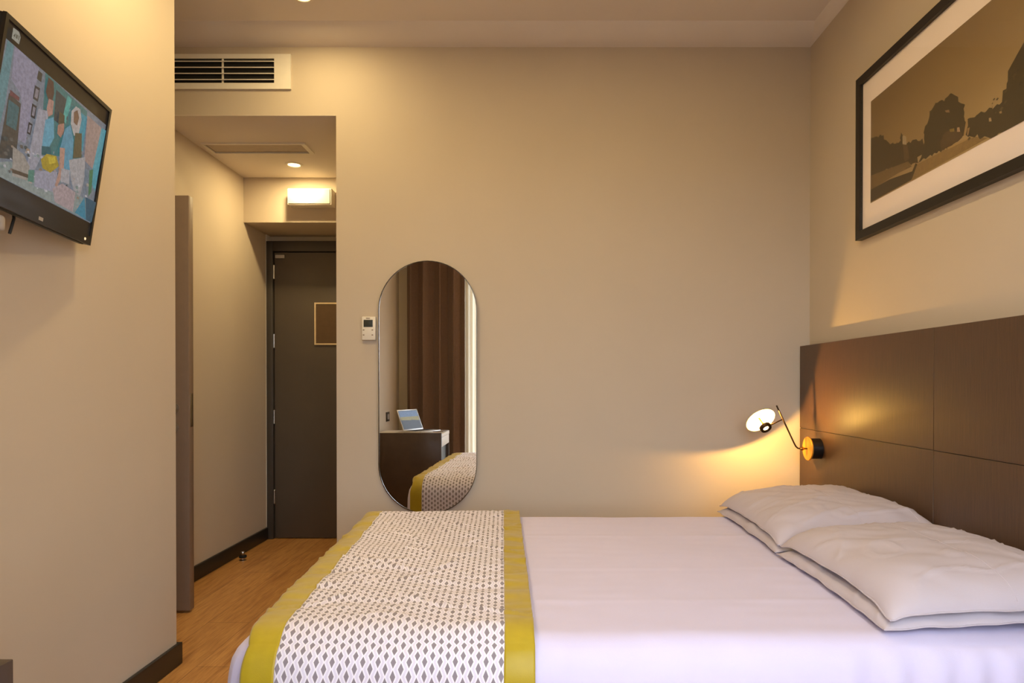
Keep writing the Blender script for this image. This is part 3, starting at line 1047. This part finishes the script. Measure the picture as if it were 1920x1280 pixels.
# ------------------------------------------------------------------ framed photograph on the right wall
P_Y0, P_Y1, P_Z0, P_Z1 = 2.72, 1.38, 1.713, 2.391
pic = thing('framed_picture', (XR, 2.05, P_Z0), 'large black-framed sepia landscape print above the headboard', 'picture')
# local frame: x along -Y (to the right as seen), y up, z out of the wall
PM = frame_matrix((XR, P_Y0, P_Z0), (0, -1, 0), (0, 0, 1), (-1, 0, 0))
PW, PH = P_Y0 - P_Y1, P_Z1 - P_Z0
MB().frame(rect(0, PW, 0, PH), rect(0.034, PW - 0.034, 0.034, PH - 0.034), PM, 0.028).build('frame', PICTURE_FRAME, pic)
MB().box(0.03, PW - 0.03, 0.03, PH - 0.03, 0.004, 0.014, M=PM).build('passepartout', PASSEPARTOUT, pic)
MB().box(0.034, PW - 0.034, 0.034, PH - 0.034, 0.0195, 0.0210, M=PM).build('glazing', PANE, pic)
def sky_mat():
    m = bpy.data.materials.new('sepia_sky_print')
    m.use_nodes = True
    t = NT(m)
    v = t.n('ShaderNodeTexCoord')
    sp = t.n('ShaderNodeSeparateXYZ')
    t.l(v.outputs['Generated'], sp.inputs[0])
    f = t.math('ADD', t.math('MULTIPLY', sp.outputs[0], 0.5), t.math('MULTIPLY', t.math('SUBTRACT', 1.0, sp.outputs[1]), 0.6))
    t.l(t.ramp(f, [(0.1, lin((122, 98, 60))), (0.6, lin((150, 124, 80))), (0.95, lin((184, 158, 110)))]), t.b.inputs['Base Color'])
    t.b.inputs['Roughness'].default_value = 0.35
    return m
U0, U1, V0, V1 = 0.098, PW - 0.098, 0.132, 0.547
def fit(pts):
    return [(min(max(u, U0), U1), min(max(v, V0), V1)) for u, v in pts]
more = []
for rgb, pts in PIC_SHAPES:
    more.append((rgb, fit(ragged(pts, 0.006, len(more)) if rgb in ((70, 57, 34), (66, 55, 34), (84, 66, 42)) else pts)))
_r = random.Random(3)
more.append(((66, 55, 34), fit([(0.86, 0.13), (0.86, 0.30), (0.93, 0.36), (0.99, 0.45), (1.06, 0.50), (1.14, 0.47), (1.19, 0.38), (1.242, 0.36), (1.242, 0.13)])))
for _k in range(46):
    u, v = _r.uniform(0.58, 0.96), _r.uniform(0.16, 0.42)
    e = _r.uniform(0.003, 0.008)
    if v < 0.15 + 0.55 * (u - 0.58):
        more.append((((96, 82, 52), (52, 43, 27), (84, 70, 44))[_k % 3], fit([(u - e, v), (u, v - e * 0.7), (u + e * 1.2, v), (u + e * 0.2, v + e * 0.8)])))
layered_flat('print', ((1, 1, 1), rect(U0, U1, V0, V1)), more, Matrix.Translation((0, 0, 0.0146)), 0.00006,
             lambda c: sky_mat() if c == (1, 1, 1) else print_mat(c), pic).matrix_basis = world_of(pic).inverted() @ PM

# ------------------------------------------------------------------ television on its wall bracket
TU = Vector((-0.2044, 0.9789, 0.001)).normalized()
TV_ = Vector((0.1407, 0.0284, 0.9896))
TV_ = (TV_ - TU * TV_.dot(TU)).normalized()
TNn = TU.cross(TV_)
TM = frame_matrix((-1.294, 1.717, 1.745), TU, TV_, TNn)
tv = thing('television', (0, 0, 0), 'black flat television on a wall arm, screen on, showing a kitchen scene', 'television')
tv.matrix_basis = TM
W2, H2 = 0.269, 0.2132
MB().box(-W2, W2, -H2, H2, -0.022, 0.0, 0.004, 2).box(-W2 * 0.8, W2 * 0.6, -H2 * 0.55, H2 * 0.8, -0.038, -0.02, 0.010, 3).build('back_shell', BLACK_PLASTIC, tv, local=True)
MB().frame(rect(-W2, W2, -H2, H2), rect(-W2 + 0.011, W2 - 0.011, -H2 + 0.026, H2 - 0.011), Matrix.Translation((0, 0, -0.002)), 0.008).build('bezel', mat('gloss_black_bezel', (24, 19, 15), rough=0.4, var=0.03), tv, local=True)
_r = random.Random(11)
bits = []          # small clutter of the televised kitchen
for _k in range(90):
    u, v = _r.uniform(-0.2, 0.2), _r.uniform(-0.13, -0.045)
    e = _r.uniform(0.003, 0.010)
    c = ((176, 172, 176), (96, 92, 88), (140, 120, 104), (120, 136, 132), (70, 78, 78), (164, 148, 140))[_r.randrange(6)]
    bits.append((c, [(u - e, v), (u - e * 0.3, v - e * 0.5), (u + e, v - e * 0.2), (u + e * 0.5, v + e * 0.6), (u - e * 0.5, v + e * 0.5)]))
for _k in range(40):
    u, v = _r.uniform(-0.13, 0.2), _r.uniform(-0.05, 0.12)
    e = _r.uniform(0.002, 0.006)
    c = ((150, 146, 156), (70, 104, 110), (96, 84, 78), (110, 150, 156))[_r.randrange(4)]
    bits.append((c, [(u - e * 0.6, v - e), (u + e * 0.5, v - e * 1.4), (u + e * 0.7, v + e), (u - e * 0.4, v + e * 1.5)]))
layered_flat('screen', ((1, 2, 3), rect(-W2 + 0.011, W2 - 0.011, -H2 + 0.026, H2 - 0.011)),
             [((118, 124, 134), rect(-0.257, 0.257, -0.1465, 0.160))] + [(c, [(min(max(u, -0.257), 0.257), min(max(v, -0.1465), 0.16)) for u, v in p]) for c, p in TV_SHAPES[1:17] + bits[90:] + TV_SHAPES[17:32] + bits[:90] + TV_SHAPES[32:]] +
             [((150, 150, 140), [(-0.243, 0.166), (-0.214, 0.166), (-0.212, 0.184), (-0.221, 0.193), (-0.243, 0.191)]),
              ((84, 82, 72), [(-0.239, 0.174), (-0.232, 0.183), (-0.232, 0.174)]), ((84, 82, 72), rect(-0.229, -0.223, 0.174, 0.183)), ((84, 82, 72), rect(-0.220, -0.217, 0.174, 0.185))],
             Matrix.Translation((0, 0, 0.0012)), 0.00004,
             lambda c: screen_mat((34, 26, 20)) if c == (1, 2, 3) else screen_mat(c), tv)  # brown bars put the warm wall's reflection into the screen colour
MB().box(-0.022, -0.002, -H2 + 0.008, -H2 + 0.017, 0.005, 0.0068).build('maker_mark', mat('silver_mark', (170, 160, 148), rough=0.3), tv, local=True)
MB().cyl((W2 - 0.04, -H2 + 0.013, 0.005), (W2 - 0.04, -H2 + 0.013, 0.0075), 0.004, 16).build('power_light', mat('power_light', (240, 220, 190), emit=(255, 230, 190), estr=0.6), tv, local=True)
MB().box(-W2 + 0.02, W2 - 0.02, -H2 - 0.003, -H2 + 0.002, -0.018, -0.004, 0.002).build('speaker_strip', BLACK_PLASTIC, tv, local=True)

br = thing('television_bracket', (XL, 1.56, 1.52), 'pale grey folding wall bracket under and behind the television', 'wall bracket')
MB().box(XL, XL + 0.010, 1.50, 1.62, 1.42, 1.70, 0.003).build('wall_plate', GREY_PLASTIC, br)
MB().box(XL + 0.009, -1.325, 1.545, 1.575, 1.466, 1.496, 0.005).box(-1.352, -1.332, 1.55, 1.57, 1.47, 1.70, 0.003).build('arm', GREY_PLASTIC, br)
MB().box(-1.338, -1.294, 1.545, 1.568, 1.479, 1.519, 0.009, 3).build('joint', GREY_PLASTIC, br)
MB().cyl((-1.318, 1.546, 1.503), (-1.318, 1.537, 1.503), 0.009, 16).build('bolt', BLACK_METAL, br)
tag(MB().tube([(-1.336, 1.640, 1.556), (-1.335, 1.639, 1.53), (-1.337, 1.634, 1.508), (-1.339, 1.630, 1.490)], 0.0035, 10).build('cable', BLACK_PLASTIC),
    'short black cable end hanging below the television', 'cable')

# ------------------------------------------------------------------ desk behind the camera's left, seen in the mirror
desk = thing('desk', (-1.1, 0.73, 0), 'dark desk cabinet with pale top by the left wall, reflected in the mirror', 'desk')
DX0, DX1, DZ = XL + 0.020, -0.806, 0.685
MB().box(DX0, DX1, 0.955, 0.985, 0, DZ, 0.002).build('end_panel', DESK_DARK, desk)
MB().box(DX0, DX1 - 0.002, 0.47, 0.954, DZ - 0.045, DZ - 0.014, 0.002).build('top', DESK_WHITE, desk)
MB().box(DX1 - 0.022, DX1 - 0.003, 0.49, 0.954, DZ - 0.125, DZ - 0.047, 0.002).build('drawer_front', DESK_WHITE, desk)
MB().box(DX0, DX1 - 0.004, 0.47, 0.488, 0, DZ - 0.046, 0.002).box(DX0, DX0 + 0.016, 0.489, 0.954, 0, DZ - 0.046).box(DX0 + 0.02, DX1 - 0.004, 0.489, 0.954, 0.05, 0.068).build('carcass', DESK_DARK, desk)
MB().box(DX0 + 0.03, DX1 - 0.03, 0.50, 0.945, 0.069, DZ - 0.14, 0.004).build('minibar', BLACK_PLASTIC, desk)
DT = DZ - 0.0138
lap = thing('laptop', (-1.02, 0.69, DT), 'open silver laptop with lit screen on the pale desk top', 'laptop', rot=(0, 0, math.radians(118)))
SILVER = mat('silver_laptop_shell', (196, 192, 186), rough=0.35, metal=0.5, var=0.02)
MB().box(-0.14, 0.14, -0.10, 0.10, 0.001, 0.016, 0.004).build('base', SILVER, lap, local=True)
MB().box(-0.125, 0.125, -0.02, 0.085, 0.0155, 0.0175, 0.001).build('keyboard', BLACK_PLASTIC, lap, local=True)
LIDM = Matrix.Translation((0, 0.10, 0.014)) @ Matrix.Rotation(math.radians(-23), 4, 'X')
MB().box(-0.14, 0.14, -0.003, 0.004, 0.0, 0.20, 0.002, M=LIDM).build('lid', SILVER, lap, local=True)
layered_flat('screen', ((20, 20, 22), rect(-0.132, 0.132, 0.012, 0.19)),
             [((96, 118, 150), rect(-0.126, 0.126, 0.13, 0.185)), ((150, 130, 40), [(-0.126, 0.09), (0.126, 0.10), (0.126, 0.13), (-0.126, 0.13)]),
              ((40, 36, 34), [(-0.126, 0.018), (0.126, 0.018), (0.126, 0.10), (0.05, 0.085), (-0.02, 0.098), (-0.126, 0.09)])],
             LIDM @ frame_matrix((0, -0.0034, 0), (1, 0, 0), (0, 0, 1), (0, -1, 0)), 0.00008, screen_mat, lap)
M = Matrix.Translation((-1.30, 0.70, DT)) @ Matrix.Rotation(0.1, 4, 'Z')
tag(MB().box(-0.07, 0.07, -0.10, 0.10, 0.0004, 0.002, M=M).build('paper_sheet', PAPER), 'loose white paper sheet on the desk top by the left wall', 'paper')
M = Matrix.Translation((-0.867, 0.62, DT)) @ Matrix.Rotation(0.12, 4, 'Z')
tag(MB().box(-0.05, 0.05, -0.10, 0.10, 0.0004, 0.008, 0.0008, 1, M=M).build('brochure', mat('grey_brochure', (120, 108, 98), rough=0.4)),
    'dark grey brochure at the front edge of the desk top', 'brochure')

t = thing('socket_plate', (XL, 0.33, 0.79), 'dark wall socket plate above the desk, seen in the mirror', 'socket')
MB().box(XL, XL + 0.009, 0.27, 0.39, 0.745, 0.835, 0.003).build('plate', mat('dark_socket_plate', (58, 50, 42), rough=0.4), t)
MB().box(XL + 0.008, XL + 0.012, 0.30, 0.36, 0.765, 0.815, 0.002).build('insert', GREY_PLASTIC, t)

# ------------------------------------------------------------------ curtains at the window
def folds(x0, x1, y, amp, n, z0, z1, seed):
    def fn(a, b):
        ph = 2 * PI * n * (a + 0.06 * noise.noise(Vector((a * 5, seed, 0))))
        am = amp * (0.75 + 0.5 * noise.noise(Vector((a * 6, seed + 3, b * 0.4))))
        return Vector((x0 + (x1 - x0) * a + 0.3 * amp * math.sin(2 * ph), y + am * math.sin(ph) + 0.01 * noise.noise(Vector((a * 9, b * 2, seed))), z0 + (z1 - z0) * b))
    return fn
o = MB().grid(folds(-1.31, -0.725, YR + 0.105, 0.075, 4, 0.02, 2.60, 2.0), 200, 16).build('curtain', CURTAIN, angle=180)
o.modifiers.new('thickness', 'SOLIDIFY').thickness = 0.004
tag(o, 'floor-length brown curtain in deep folds, reflected in the mirror', 'curtain')
o = MB().grid(folds(-0.74, -0.30, YR + 0.030, 0.012, 9, 0.02, 2.60, 6.0), 160, 10).build('sheer_curtain', SHEER, angle=180)
tag(o, 'thin cream sheer curtain hanging beside the brown curtain at the window', 'sheer curtain')
rod = thing('curtain_rail', (0, YR + 0.07, 2.62), 'white curtain rail above the window carrying the brown curtain', 'curtain rail')
MB().box(-1.35, 1.35, YR + 0.02, YR + 0.12, 2.60, 2.63, 0.003).build('track', WHITE_PAINT, rod)
for x in (-1.2, 0.0, 1.2):
    MB().box(x - 0.01, x + 0.01, YR, YR + 0.04, 2.615, 2.645, 0.002).build('bracket', WHITE_PAINT, rod)
